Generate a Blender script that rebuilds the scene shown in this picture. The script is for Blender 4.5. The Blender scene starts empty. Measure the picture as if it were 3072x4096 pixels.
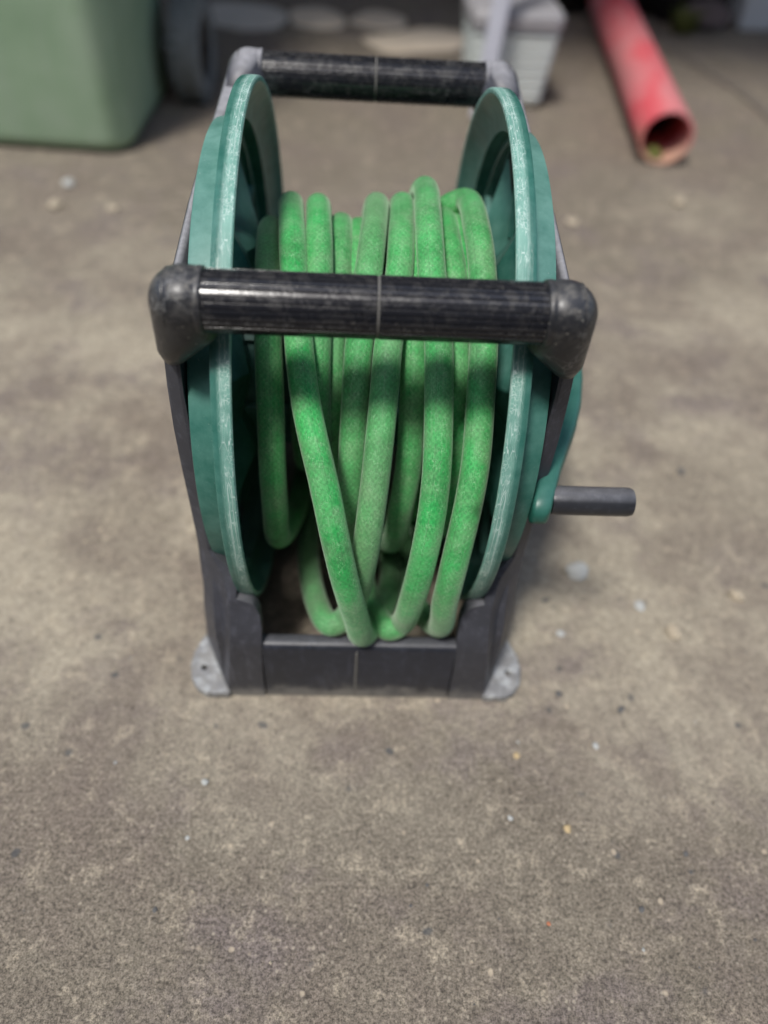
import bpy, bmesh, math, random
from mathutils import Vector, Matrix
rnd = random.Random(7)
scene = bpy.context.scene
col = scene.collection

# ---------------------------------------------------------------- camera
cam_data = bpy.data.cameras.new('camera')
cam = bpy.data.objects.new('camera', cam_data)
col.objects.link(cam)
yaw, pitch, roll = 0.0688, 0.8341, 0.0777
fw = Vector((math.sin(yaw)*math.cos(pitch), math.cos(yaw)*math.cos(pitch), -math.sin(pitch)))
rt0 = Vector((math.cos(yaw), -math.sin(yaw), 0)); up0 = rt0.cross(fw)
rt = math.cos(roll)*rt0 + math.sin(roll)*up0
up = -math.sin(roll)*rt0 + math.cos(roll)*up0
M = Matrix((rt, up, -fw)).transposed().to_4x4()
M.translation = Vector((-0.0109, -0.6065, 0.6896))
cam.matrix_world = M
cam_data.sensor_fit = 'HORIZONTAL'; cam_data.sensor_width = 25.96; cam_data.lens = 26
cam_data.clip_start = 0.02; cam_data.clip_end = 200
cam_data.dof.use_dof = True
cam_data.dof.focus_distance = 0.555
cam_data.dof.aperture_fstop = 1.9
scene.camera = cam

# ---------------------------------------------------------------- light
SUN_DIR = Vector((-0.24, -0.38, 0.90)).normalized()
w = bpy.data.worlds.new('World'); scene.world = w; w.use_nodes = True
nt = w.node_tree
sky = nt.nodes.new('ShaderNodeTexSky'); sky.sky_type = 'NISHITA'; sky.sun_disc = False
sky.sun_elevation = math.asin(SUN_DIR.z)
sky.sun_rotation = math.atan2(SUN_DIR.x, SUN_DIR.y)
sky.air_density = 1.0; sky.dust_density = 2.0
nt.links.new(sky.outputs[0], nt.nodes['Background'].inputs[0])
nt.nodes['Background'].inputs[1].default_value = 0.09
sd = bpy.data.lights.new('sun', 'SUN'); sd.energy = 1.5; sd.angle = math.radians(10); sd.color = (1, 0.97, 0.92)
sun = bpy.data.objects.new('sun', sd); col.objects.link(sun)
sun.rotation_euler = SUN_DIR.to_track_quat('Z', 'Y').to_euler()
vs = scene.view_settings
vs.view_transform = 'Standard'; vs.look = 'None'; vs.gamma = 1; vs.exposure = 1.03

# ---------------------------------------------------------------- material helpers
class MT:
    def __init__(s, name):
        s.m = bpy.data.materials.new(name); s.m.use_nodes = True
        s.t = s.m.node_tree; s.b = s.t.nodes['Principled BSDF']
    def n(s, typ, **kw):
        nd = s.t.nodes.new(typ)
        for k, v in kw.items(): setattr(nd, k, v)
        return nd
    def ln(s, a, b): s.t.links.new(a, b)
    def put(s, sock, v):
        if hasattr(v, 'is_output') or hasattr(v, 'links'): s.ln(v, sock)
        elif isinstance(v, tuple) and len(v) == 3 and sock.type == 'RGBA': sock.default_value = (*v, 1)
        else: sock.default_value = v
    def coord(s, kind='Object', scale=(1, 1, 1), loc=(0, 0, 0)):
        c = s.n('ShaderNodeTexCoord'); mp = s.n('ShaderNodeMapping')
        mp.inputs['Scale'].default_value = scale; mp.inputs['Location'].default_value = loc
        s.ln(c.outputs[kind], mp.inputs[0]); return mp.outputs[0]
    def noise(s, vec, scale, detail=4, rough=.55, dist=0, out='Fac'):
        nd = s.n('ShaderNodeTexNoise'); s.ln(vec, nd.inputs['Vector'])
        nd.inputs['Scale'].default_value = scale; nd.inputs['Detail'].default_value = detail
        nd.inputs['Roughness'].default_value = rough; nd.inputs['Distortion'].default_value = dist
        return nd.outputs[out]
    def voro(s, vec, scale, feature='F1', out='Distance', rand=1):
        nd = s.n('ShaderNodeTexVoronoi', feature=feature); s.ln(vec, nd.inputs['Vector'])
        nd.inputs['Scale'].default_value = scale
        if 'Randomness' in nd.inputs: nd.inputs['Randomness'].default_value = rand
        return nd.outputs[out]
    def ramp(s, fac, stops, interp='LINEAR'):
        nd = s.n('ShaderNodeValToRGB'); cr = nd.color_ramp; cr.interpolation = interp
        while len(cr.elements) < len(stops): cr.elements.new(.5)
        for e, (p, c) in zip(cr.elements, stops):
            e.position = p; e.color = (c, c, c, 1) if not isinstance(c, tuple) else (*c, 1)
        s.ln(fac, nd.inputs[0]); return nd.outputs[0]
    def mix(s, fac, a, b, mode='MIX'):
        nd = s.n('ShaderNodeMix', data_type='RGBA', blend_type=mode)
        s.put(nd.inputs[0], fac); s.put(nd.inputs[6], a); s.put(nd.inputs[7], b)
        return nd.outputs[2]
    def math(s, op, a, b=0.0, clamp=False):
        nd = s.n('ShaderNodeMath', operation=op, use_clamp=clamp)
        s.put(nd.inputs[0], a); s.put(nd.inputs[1], b); return nd.outputs[0]
    def sep(s, vec):
        nd = s.n('ShaderNodeSeparateXYZ'); s.ln(vec, nd.inputs[0]); return nd.outputs
    def upness(s, lo=.2, hi=1.0):
        g = s.n('ShaderNodeNewGeometry'); z = s.sep(g.outputs['Normal'])[2]
        return s.ramp(z, [(max(lo, 0), 0.0), (hi, 1.0)])
    def add_vec(s, a, b, k):
        sc = s.n('ShaderNodeVectorMath', operation='SCALE'); s.ln(b, sc.inputs[0]); sc.inputs['Scale'].default_value = k
        ad = s.n('ShaderNodeVectorMath', operation='ADD'); s.ln(a, ad.inputs[0]); s.ln(sc.outputs[0], ad.inputs[1]); return ad.outputs[0]
    def bump(s, h, strength, dist, prev=None):
        nd = s.n('ShaderNodeBump'); s.ln(h, nd.inputs['Height'])
        nd.inputs['Strength'].default_value = strength; nd.inputs['Distance'].default_value = dist
        if prev is not None: s.ln(prev, nd.inputs['Normal'])
        return nd.outputs[0]
    def done(s, color=None, rough=None, normal=None, spec=None):
        if color is not None: s.put(s.b.inputs['Base Color'], color)
        if rough is not None: s.put(s.b.inputs['Roughness'], rough)
        if normal is not None: s.ln(normal, s.b.inputs['Normal'])
        if spec is not None: s.b.inputs['Specular IOR Level'].default_value = spec
        return s.m

def plain(name, colr, rough=.6, var=.25, scale=30, spec=.4):
    m = MT(name); v = m.coord()
    n = m.noise(v, scale, 6)
    c = m.mix(n, tuple(x*(1-var) for x in colr), tuple(min(1, x*(1+var)) for x in colr))
    return m.done(c, rough, m.bump(m.noise(v, scale*8, 4), .25, .001), spec)

def make_ground():
    m = MT('concrete'); v = m.coord()
    wob = m.noise(v, 7, 3, out='Color')
    vd = m.add_vec(v, wob, .05)
    big = m.noise(vd, 3.1, 5, .6)
    med = m.math('ADD', m.math('MULTIPLY', m.noise(vd, 15, 8, .68), .45), m.math('MULTIPLY', m.noise(v, 46, 6, .7), .55))
    fine = m.noise(v, 110, 5, .6)
    sand = m.math('ADD', m.math('MULTIPLY', m.noise(v, 330, 6, .75), .6), m.math('MULTIPLY', m.noise(m.coord(loc=(1, 2, 3)), 780, 4, .7), .4))
    # worn coarse versus dusty smooth concrete, plus shade painted towards front and back
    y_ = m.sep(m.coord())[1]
    near = m.ramp(m.math('ADD', m.math('MULTIPLY', y_, -1.0), -.10), [(.12, 0.0), (.36, .42)])  # front ground darkened in colour, standing for the viewer's shadow
    far = m.ramp(y_, [(.25, 0.0), (.95, .40)])  # back ground darkened in colour, standing for dimmer light there
    worn_shaded = m.ramp(m.math('ADD', m.noise(m.coord(loc=(.35, .62, 0)), 2.3, 5, .6), m.math('ADD', near, far)), [(.48, 0.0), (.80, 1.0)])
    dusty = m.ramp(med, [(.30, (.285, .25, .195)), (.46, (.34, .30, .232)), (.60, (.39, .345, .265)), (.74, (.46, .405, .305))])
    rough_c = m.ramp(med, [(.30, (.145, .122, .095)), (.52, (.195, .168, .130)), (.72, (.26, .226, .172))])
    c = m.mix(worn_shaded, dusty, rough_c)
    # mauve-grey damp stains
    st = m.ramp(m.noise(m.coord(loc=(3.1, 1.7, 0)), 6.5, 6, .65), [(.51, 0.0), (.64, .75)])
    c = m.mix(st, c, (.172, .142, .132))
    br = m.ramp(m.noise(m.coord(loc=(6.2, 2.4, 0)), 4.2, 7, .68, .4), [(.44, 0.0), (.62, .85)])
    c = m.mix(br, c, (.185, .153, .124))
    # pale sandy dust in uneven blotches
    du = m.ramp(m.noise(m.coord(loc=(8.3, 5.2, 0)), 34, 7, .75), [(.53, 0.0), (.70, .6)])
    c = m.mix(du, c, (.50, .43, .32))
    # sand grain
    g = m.ramp(sand, [(.42, .42), (.5, 1.0), (.58, 1.6)])
    gm = m.mix(m.math('ADD', m.math('MULTIPLY', worn_shaded, .6), .4, True), (1, 1, 1), g)
    c = m.mix(1.0, c, gm, 'MULTIPLY')
    f2 = m.ramp(fine, [(.3, .78), (.5, 1.0), (.7, 1.2)])
    c = m.mix(1.0, c, f2, 'MULTIPLY')
    # aggregate showing: dark blue-grey bits and pale bits
    d1 = m.voro(vd, 46); rc = m.voro(vd, 46, out='Color')
    sel = m.math('GREATER_THAN', m.sep(rc)[0], .93)
    bit = m.math('MULTIPLY', m.ramp(d1, [(.12, 1.0), (.22, 0.0)]), sel)
    c = m.mix(m.math('MULTIPLY', bit, .75), c, (.075, .08, .085))
    d2 = m.voro(vd, 63); rc2 = m.voro(vd, 63, out='Color')
    sel2 = m.math('GREATER_THAN', m.sep(rc2)[1], .9)
    bit2 = m.math('MULTIPLY', m.ramp(d2, [(.10, 1.0), (.2, 0.0)]), sel2)
    c = m.mix(m.math('MULTIPLY', bit2, .7), c, (.55, .46, .34))
    rg = m.ramp(m.noise(m.coord(loc=(2, 9, 0)), 13, 4, .6), [(.38, .15), (.62, 1.0)])
    s3 = m.math('GREATER_THAN', m.sep(m.voro(v, 165, out='Color'))[0], .72)
    g3 = m.math('MULTIPLY', m.math('MULTIPLY', m.ramp(m.voro(v, 165), [(.16, 1.0), (.34, 0.0)]), s3), rg)
    c = m.mix(m.math('MULTIPLY', g3, .62), c, (.085, .073, .058))
    v5 = m.coord(loc=(.37, .21, .1))
    s4 = m.math('GREATER_THAN', m.sep(m.voro(v5, 190, out='Color'))[1], .76)
    g4 = m.math('MULTIPLY', m.math('MULTIPLY', m.ramp(m.voro(v5, 190), [(.16, 1.0), (.34, 0.0)]), s4), rg)
    c = m.mix(m.math('MULTIPLY', g4, .6), c, (.50, .44, .34))
    pit = m.ramp(m.voro(vd, 150), [(.10, 0.0), (.28, 1.0)])
    b = m.bump(med, .5, .006)
    b = m.bump(fine, .6, .0025, b)
    b = m.bump(sand, .75, .0011, b)
    b = m.bump(pit, .35, .0012, b); b = m.bump(m.math('SUBTRACT', 1.0, g3), .5, .0016, b)
    return m.done(c, .92, b, .25)

def make_teal(scratched=False, clean=1.0):
    m = MT('teal_rim_plastic' if scratched else ('teal_plastic' if clean == 1 else 'clean_teal_plastic'))
    uv = m.coord('UV'); v = m.coord()
    n = m.noise(v, 22, 6, .6)
    c = m.ramp(n, [(.3, (.006, .088, .064)), (.7, (.012, .13, .096))])
    # chalky bloom
    bl = m.ramp(m.noise(v, 55, 6, .7), [(.33, .12*clean), (.72, .60*clean)])
    c = m.mix(bl, c, (.13, .30, .25))
    nrm = None
    if scratched:
        wob = m.noise(uv, 60, 3, out='Color')
        # long scores around the rim, short cross scratches, scuffs
        l1 = m.noise(m.add_vec(m.coord('UV', (9, 1100, 1)), wob, .5), 1.0, 4, .75)
        s1 = m.ramp(l1, [(.55, 0.0), (.63, 1.0)])
        e1 = m.voro(m.add_vec(m.coord('UV', (75, 620, 1)), wob, .55), 1.0, 'DISTANCE_TO_EDGE')
        s2 = m.math('MULTIPLY', m.ramp(e1, [(.0, 1.0), (.07, 0.0)]), m.ramp(m.noise(uv, 90, 3), [(.44, 0.0), (.56, 1.0)]))
        e2 = m.voro(m.add_vec(m.coord('UV', (330, 460, 1), (.3, .7, 0)), wob, 1.2), 1.0, 'DISTANCE_TO_EDGE')
        s3 = m.math('MULTIPLY', m.ramp(e2, [(.0, 1.0), (.08, 0.0)]), m.ramp(m.noise(m.coord('UV', loc=(4, 2, 0)), 60, 3), [(.48, 0.0), (.6, 1.0)]))
        sc = m.math('MAXIMUM', m.math('MULTIPLY', s1, .75), m.math('MAXIMUM', s2, s3))
        # the band itself is scuffed, its two edges are not
        y = m.sep(m.coord('UV'))[1]
        band = m.math('MULTIPLY', m.ramp(y, [(.0021, 0.0), (.0030, 1.0)]), m.ramp(y, [(.0140, 1.0), (.0150, 0.0)]))
        haze = m.math('MULTIPLY', m.ramp(m.noise(uv, 38, 5, .7), [(.33, .35), (.62, .8)]), band)
        c = m.mix(haze, c, (.24, .48, .395))
        scb = m.math('MULTIPLY', sc, band)
        c = m.mix(m.math('MULTIPLY', scb, .85), c, (.68, .82, .76))
        nrm = m.bump(sc, .35, .0005)
        r = m.mix(band, (.34,)*3, (.5,)*3)
    else:
        dust = m.math('MULTIPLY', m.upness(.25, 1), m.ramp(m.noise(v, 40, 6, .7), [(.3, .2*clean), (.7, .7*clean)]))
        c = m.mix(dust, c, (.20, .385, .335))
        sp = m.ramp(m.voro(v, 330), [(.06, 1.0), (.13, 0.0)])
        spm = m.math('MULTIPLY', sp, m.ramp(m.noise(v, 60, 2), [(.55, 0.0), (.65, .6)]))
        c = m.mix(spm, c, (.5, .55, .5))
        nrm = m.bump(m.noise(v, 300, 3), .12, .0006)
        r = m.ramp(n, [(.3, .36), (.7, .5)])
    return m.done(c, r, nrm, .5)

def make_black(name, dusty=.35, base=(.020, .0215, .026), rough=.36):
    m = MT(name); v = m.coord()
    n = m.noise(v, 26, 7, .65)
    c = m.mix(n, tuple(x*.75 for x in base), tuple(x*1.5 for x in base))
    d = m.ramp(m.noise(v, 120, 7, .72, .6), [(.48, 0.0), (.60, 1.0)])
    ud = m.math('ADD', m.math('MULTIPLY', m.upness(.3, 1), .8), .28)
    k = m.math('MULTIPLY', m.math('MULTIPLY', d, ud), dusty*2, True)
    c = m.mix(k, c, (.21, .195, .165))
    film = m.math('MULTIPLY', m.upness(.55, 1), dusty)
    c = m.mix(film, c, (.135, .138, .145))
    spots = m.ramp(m.voro(v, 210), [(.07, 1.0), (.15, 0.0)])
    spk = 1.0 if dusty > .1 else .45
    sp = m.math('MULTIPLY', spots, m.ramp(m.noise(v, 35, 3), [(.47, 0.0), (.57, .7*spk)]))
    c = m.mix(sp, c, (.36, .34, .28))
    wob = m.noise(v, 50, 3, out='Color')
    e = m.voro(m.add_vec(m.coord(scale=(55, 140, 90)), wob, 2.2), 1.0, 'DISTANCE_TO_EDGE')
    scr = m.math('MULTIPLY', m.ramp(e, [(0.0, 1.0), (.05, 0.0)]), m.ramp(m.noise(v, 24, 3), [(.50, 0.0), (.60, .6*spk)]))
    c = m.mix(scr, c, (.26, .26, .25))
    r = m.math('ADD', m.math('MULTIPLY', d, .22), rough)
    b = m.bump(n, .15, .002); b = m.bump(m.noise(v, 260, 4), .16, .0005, b)
    return m.done(c, r, b, .5)

def make_greyblack(name, pale, rough=.5, dk=1.0):
    m = MT(name); v = m.coord()
    n = m.noise(v, 16, 7, .65); f = m.noise(v, 130, 6, .7)
    a = tuple(x*.62 for x in pale)
    c = m.mix(m.ramp(n, [(.3, 0.0), (.7, 1.0)]), a, pale)
    c = m.mix(m.ramp(f, [(.52, 0.0), (.72, .5)]), c, tuple(min(.6, x*2.2) for x in pale))
    st = m.ramp(m.noise(m.coord(scale=(90, 90, 12)), 1, 5, .7), [(.58, 0.0), (.7, .45)])
    c = m.mix(st, c, tuple(min(.6, x*2.6) for x in pale))
    dust = m.math('MULTIPLY', m.upness(.62, .98), m.ramp(f, [(.3, .5*dk), (.7, .9*dk)]))
    c = m.mix(dust, c, (.42, .42, .44))
    if dk == .45:
        c = m.mix(m.ramp(m.noise(m.coord(loc=(4, 4, 1)), 70, 6, .7), [(.48, 0.0), (.60, .85)]), c, (.50, .53, .55))
    # mud splash and scuffs at the foot
    low = m.ramp(m.math('ADD', m.sep(m.coord())[2], m.math('MULTIPLY', m.noise(v, 55, 5, .7), .05)), [(.030, .6), (.046, 0.0)])
    c = m.mix(low, c, (.27, .26, .235))
    b = m.bump(n, .25, .003); b = m.bump(f, .2, .0008, b)
    return m.done(c, rough, b, .45)

def make_hose():
    m = MT('green_rubber'); v = m.coord(); uv = m.coord('UV')
    n = m.noise(v, 30, 5, .6)
    c = m.ramp(n, [(.32, (.020, .25, .055)), (.52, (.028, .36, .080)), (.70, (.050, .46, .115))])
    # chalk dust worn along the length
    st = m.noise(m.coord('UV', (26, 300, 1)), 1, 6, .7)
    dust = m.ramp(m.noise(v, 42, 6, .7), [(.42, 0.0), (.70, .62)])
    c = m.mix(dust, c, (.20, .38, .185))
    c = m.mix(m.ramp(st, [(.52, 0.0), (.72, .55)]), c, (.20, .48, .21))
    lw = m.ramp(m.noise(m.coord('UV', (1.6, .0001, .0001), (3.3, 0, 0)), 1, 2, .5), [(.45, 0.0), (.62, .55)])
    c = m.mix(lw, c, (.19, .30, .165))
    # ground dirt on the lowest part of the loops
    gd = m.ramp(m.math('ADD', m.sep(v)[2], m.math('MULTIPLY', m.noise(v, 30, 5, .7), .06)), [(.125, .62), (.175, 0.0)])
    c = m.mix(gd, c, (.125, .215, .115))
    # fine fibre scratches
    wob = m.noise(uv, 220, 3, out='Color')
    e = m.voro(m.add_vec(m.coord('UV', (260, 560, 1)), wob, 2.6), 1.0, 'DISTANCE_TO_EDGE')
    s = m.math('MULTIPLY', m.ramp(e, [(0.0, 1.0), (.05, 0.0)]), m.ramp(m.noise(uv, 130, 3), [(.45, 0.0), (.6, .75)]))
    c = m.mix(s, c, (.34, .58, .33))
    gr = m.noise(v, 480, 3, .7)
    c = m.mix(1.0, c, m.ramp(gr, [(.36, .84), (.64, 1.16)]), 'MULTIPLY')
    dk = m.ramp(m.noise(m.coord(loc=(2, 5, 1)), 26, 6, .7), [(.60, 0.0), (.72, .55)])
    c = m.mix(dk, c, (.035, .085, .035))
    uu = m.sep(uv)
    w1 = m.math('SINE', m.math('MULTIPLY', uu[0], 1150.0)); w2 = m.math('SINE', m.math('MULTIPLY', uu[1], 1365.0))
    weave = m.math('MULTIPLY', w1, w2)
    c = m.mix(1.0, c, m.ramp(m.math('ADD', m.math('MULTIPLY', weave, .5), .5), [(0.0, .88), (1.0, 1.08)]), 'MULTIPLY')
    rid = m.ramp(m.math('ABSOLUTE', m.math('SINE', m.math('MULTIPLY', uu[1], 182.0))), [(0.0, 0.0), (.12, 1.0)])
    c = m.mix(1.0, c, m.ramp(rid, [(0.0, .80), (1.0, 1.0)]), 'MULTIPLY')
    b = m.bump(gr, .5, .0005); b = m.bump(st, .3, .0006, b); b = m.bump(weave, .18, .0003, b)
    m.b.inputs['Sheen Weight'].default_value = .4
    m.b.inputs['Sheen Roughness'].default_value = .45
    m.b.inputs['Sheen Tint'].default_value = (.75, .85, .7, 1)
    return m.done(c, .62, b, .35)

def make_pipe():
    m = MT('red_plastic'); v = m.coord()
    n = m.noise(m.coord(scale=(1, 1, .35)), 9, 6, .6)
    c = m.ramp(n, [(.35, (.50, .20, .20)), (.48, (.60, .19, .20)), (.60, (.62, .085, .105)), (.75, (.56, .25, .24))])
    # dirty buff end
    z = m.sep(m.coord())[2]
    end = m.ramp(m.math('ADD', z, m.math('MULTIPLY', m.noise(v, 22, 4), .06)), [(.055, 1.0), (.09, 0.0)])
    low = m.ramp(m.math('ADD', m.math('MULTIPLY', m.sep(m.coord())[0], 8.0), .5), [(.2, 1.0), (.75, 0.0)])
    c = m.mix(m.math('MULTIPLY', end, m.math('MULTIPLY', low, .8)), c, (.42, .30, .20))
    return m.done(c, .6, m.bump(m.noise(v, 120, 5), .2, .001), .35)

def make_bin():
    m = MT('bin_plastic'); v = m.coord()
    n = m.noise(v, 7, 6, .6)
    c = m.ramp(n, [(.3, (.25, .37, .235)), (.55, (.305, .43, .285)), (.75, (.37, .48, .35))])
    st = m.ramp(m.noise(m.coord(scale=(14, 14, 2)), 1, 5, .65), [(.5, 0.0), (.72, .4)])
    c = m.mix(st, c, (.38, .46, .37))
    return m.done(c, .55, m.bump(m.noise(v, 160, 4), .15, .001), .4)

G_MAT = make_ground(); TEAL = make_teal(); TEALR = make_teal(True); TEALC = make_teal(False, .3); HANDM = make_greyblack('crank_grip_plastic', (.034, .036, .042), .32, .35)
BLACK = make_black('black_grip_plastic', .06, (.012, .0125, .0155), .175)
CAPM = make_black('black_cap_plastic', .27, (.018, .0185, .021), .36)
FRAME = make_greyblack('dusty_frame_plastic', (.060, .060, .071), .46)
BASEM = make_greyblack('base_plastic', (.028, .031, .042), .38, .2)
LEGM = make_greyblack('leg_plastic', (.054, .056, .068), .48, .3)
EARM = make_greyblack('worn_foot_plastic', (.11, .118, .13), .6, .45)
HOSE = make_hose(); PIPE = make_pipe(); BIN = make_bin()
INNER = plain('pipe_inner', (.10, .055, .05), .8)
TUBM = plain('white_plastic', (.62, .66, .63), .5, .08, 18)
TUBR = plain('grey_plastic_rim', (.33, .32, .33), .5, .15, 18)
METAL = plain('grey_metal_paint', (.52, .53, .60), .4, .08, 12)
RUBBER = plain('grey_rubber', (.19, .205, .205), .8, .45, 40)
DARK = plain('black_plastic_film', (.008, .008, .008), .4, .4, 12)
MOSS = plain('moss', (.12, .13, .03), .9, .5, 60)
SLAB = plain('pale_stone', (.68, .58, .45), .9, .25, 14)
SLAB2 = plain('grey_stone', (.60, .55, .47), .9, .3, 14)
BROWN = plain('brown_stone', (.10, .075, .07), .9, .4, 20)
BLOCK = plain('pale_concrete_block', (.44, .45, .45), .9, .15, 20)
WALLM = plain('dark_render', (.085, .075, .062), .95, .35, 9)
ADDWALL = plain('added_wall_render', (.20, .17, .15), .9, .2, 6)
SEAM = plain('dirty_seam', (.17, .165, .15), .8, .4, 40)
CH_WHITE = plain('white_stone', (.44, .45, .43), .85, .12, 90)
CH_OCHRE = plain('ochre_stone', (.50, .38, .21), .8, .2, 90)
CH_TAN = plain('tan_stone', (.42, .36, .27), .9, .2, 90)
CH_RED = plain('terracotta_chip', (.45, .17, .09), .85, .2, 90)
CH_BLUE = plain('slate_chip', (.12, .118, .115), .85, .3, 90)
DIRT = plain('joint_dirt', (.16, .137, .113), .97, .4, 60)

# ---------------------------------------------------------------- mesh helpers
def obj(name, bm, mat, parent=None, smooth=True, angle=40, bevel=0, mats=None):
    bmesh.ops.recalc_face_normals(bm, faces=bm.faces)
    me = bpy.data.meshes.new(name); bm.to_mesh(me); bm.free()
    o = bpy.data.objects.new(name, me); col.objects.link(o)
    for mm in (mats or [mat]): me.materials.append(mm)
    if smooth:
        me.polygons.foreach_set('use_smooth', [True]*len(me.polygons))
        if angle < 180: me.set_sharp_from_angle(angle=math.radians(angle))
    if bevel:
        b = o.modifiers.new('bevel', 'BEVEL'); b.width = bevel; b.segments = 2; b.limit_method = 'ANGLE'
        b.angle_limit = math.radians(30); b.harden_normals = False
    if parent: o.parent = parent
    return o
def tag(o, label=None, cat=None, group=None, kind=None):
    if label: o['label'] = label
    if cat: o['category'] = cat
    if group: o['group'] = group
    if kind: o['kind'] = kind
    return o
def thing(name, label, cat, loc=(0, 0, 0), rotz=0, group=None):
    o = bpy.data.objects.new(name, None); col.objects.link(o); o.empty_display_size = .05
    o.location = loc; o.rotation_euler = (0, 0, rotz)
    return tag(o, label, cat, group)
def box(bm, x0, x1, y0, y1, z0, z1):
    r = bmesh.ops.create_cube(bm, size=1)
    bmesh.ops.transform(bm, verts=r['verts'], matrix=Matrix.Translation(((x0+x1)/2, (y0+y1)/2, (z0+z1)/2)) @ Matrix.Diagonal((abs(x1-x0), abs(y1-y0), abs(z1-z0), 1)))
    return r['verts']
def loft(bm, secs, cap=True):
    rings = [[bm.verts.new(p) for p in s] for s in secs]
    n = len(secs[0])
    for a, b in zip(rings, rings[1:]):
        for i in range(n):
            bm.faces.new((a[i], a[(i+1) % n], b[(i+1) % n], b[i]))
    if cap: bm.faces.new(rings[0][::-1]); bm.faces.new(rings[-1])
    return rings
def tube(bm, pts, rad, n=20, cap=True):
    pts = [Vector(p) for p in pts]
    uvl = bm.loops.layers.uv.verify()
    N = len(pts); tan = [(pts[min(i+1, N-1)]-pts[max(i-1, 0)]).normalized() for i in range(N)]
    ref = Vector((1, 0, 0)) if abs(tan[0].x) < .8 else Vector((0, 0, 1))
    u = (ref - tan[0]*ref.dot(tan[0])).normalized()
    rings = []; dist = 0; ds = []
    for i in range(N):
        if i: dist += (pts[i]-pts[i-1]).length
        ds.append(dist)
        u = (u - tan[i]*u.dot(tan[i])).normalized(); vv = tan[i].cross(u)
        r = rad(i/(N-1)) if callable(rad) else rad
        rings.append([bm.verts.new(pts[i]+r*(math.cos(a)*u+math.sin(a)*vv)) for a in (2*math.pi*k/n for k in range(n))])
    rr = rad(0) if callable(rad) else rad
    for i in range(N-1):
        for k in range(n):
            f = bm.faces.new((rings[i][k], rings[i][(k+1) % n], rings[i+1][(k+1) % n], rings[i+1][k]))
            for lp, (aa, ii) in zip(f.loops, ((k, i), (k+1, i), (k+1, i+1), (k, i+1))):
                lp[uvl].uv = (ds[ii], aa/n*2*math.pi*rr)
    if cap: bm.faces.new(rings[0][::-1]); bm.faces.new(rings[-1])
def lathe_x(bm, prof, n=96, c=(0, 0), sx=1, closed=True, matidx=None):
    """prof: (x, r) profile revolved about the X axis through (y, z) = c; uv = (arc length, profile length)."""
    uvl = bm.loops.layers.uv.verify()
    rings = [[bm.verts.new((sx*x, c[0]+r*math.cos(2*math.pi*k/n), c[1]+r*math.sin(2*math.pi*k/n))) for k in range(n)] for x, r in prof]
    L = [0]
    for (a, b), (c2, d) in zip(prof, prof[1:]): L.append(L[-1]+math.hypot(c2-a, d-b))
    m = len(prof)
    for i in range(m if closed else m-1):
        j = (i+1) % m
        for k in range(n):
            f = bm.faces.new((rings[i][k], rings[i][(k+1) % n], rings[j][(k+1) % n], rings[j][k]))
            R = prof[i][1]
            for lp, (kk, ii) in zip(f.loops, ((k, i), (k+1, i), (k+1, i+1), (k, i+1))):
                lp[uvl].uv = (kk/n*2*math.pi*R, L[ii] if ii < m else L[-1])
            if matidx: f.material_index = matidx(i)
def cyl_x(bm, x0, x1, r, c, n=32):
    loft(bm, [[(x, c[0]+r*math.cos(2*math.pi*k/n), c[1]+r*math.sin(2*math.pi*k/n)) for k in range(n)] for x in (x0, x1)])
def ring_solid_x(bm, x0, x1, r0, r1, c, n=64):
    lathe_x(bm, [(x0, r0), (x0, r1), (x1, r1), (x1, r0)], n, c)
def catmull(P, per=10):
    P = [Vector(p) for p in P]; out = []
    for i in range(len(P)-1):
        p0 = P[max(i-1, 0)]; p1 = P[i]; p2 = P[i+1]; p3 = P[min(i+2, len(P)-1)]
        # centripetal parametrisation keeps unevenly spaced points free of loops
        t0 = 0; t1 = t0+max((p1-p0).length, 1e-4)**.5; t2 = t1+max((p2-p1).length, 1e-4)**.5; t3 = t2+max((p3-p2).length, 1e-4)**.5
        m = max(3, int((p2-p1).length/.0045))
        for k in range(m):
            t = t1+(t2-t1)*k/m
            a1 = p0*((t1-t)/(t1-t0))+p1*((t-t0)/(t1-t0)) if t1 > t0 else p1
            a2 = p1*((t2-t)/(t2-t1))+p2*((t-t1)/(t2-t1))
            a3 = p2*((t3-t)/(t3-t2))+p3*((t-t2)/(t3-t2)) if t3 > t2 else p2
            b1 = a1*((t2-t)/(t2-t0))+a2*((t-t0)/(t2-t0)); b2 = a2*((t3-t)/(t3-t1))+a3*((t-t1)/(t3-t1))
            out.append(b1*((t2-t)/(t2-t1))+b2*((t-t1)/(t2-t1)))
    out.append(P[-1]); return out
def smooth_path(P, it):
    for _ in range(it):
        P = [P[0]]+[(P[i-1]+P[i]*2+P[i+1])/4 for i in range(1, len(P)-1)]+[P[-1]]
    return P
def rock(bm, sx, sy, sz, loc, seed, sub=2, rot=0, jag=.22):
    r = random.Random(seed)
    g = bmesh.ops.create_icosphere(bm, subdivisions=sub, radius=1)
    planes = [(Vector((r.uniform(-1, 1), r.uniform(-1, 1), r.uniform(-1, 1))).normalized(), r.uniform(.55, .85)) for _ in range(7)]
    Rm = Matrix.Rotation(rot, 3, 'Z')
    for v in g['verts']:
        p = v.co.copy()
        for n_, d in planes:
            k = p.dot(n_)
            if k > d: p -= n_*(k-d)*.9
        p *= 1+r.uniform(-jag, jag)*.25
        v.co = Rm @ Vector((p.x*sx, p.y*sy, p.z*sz)) + Vector(loc)

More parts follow.
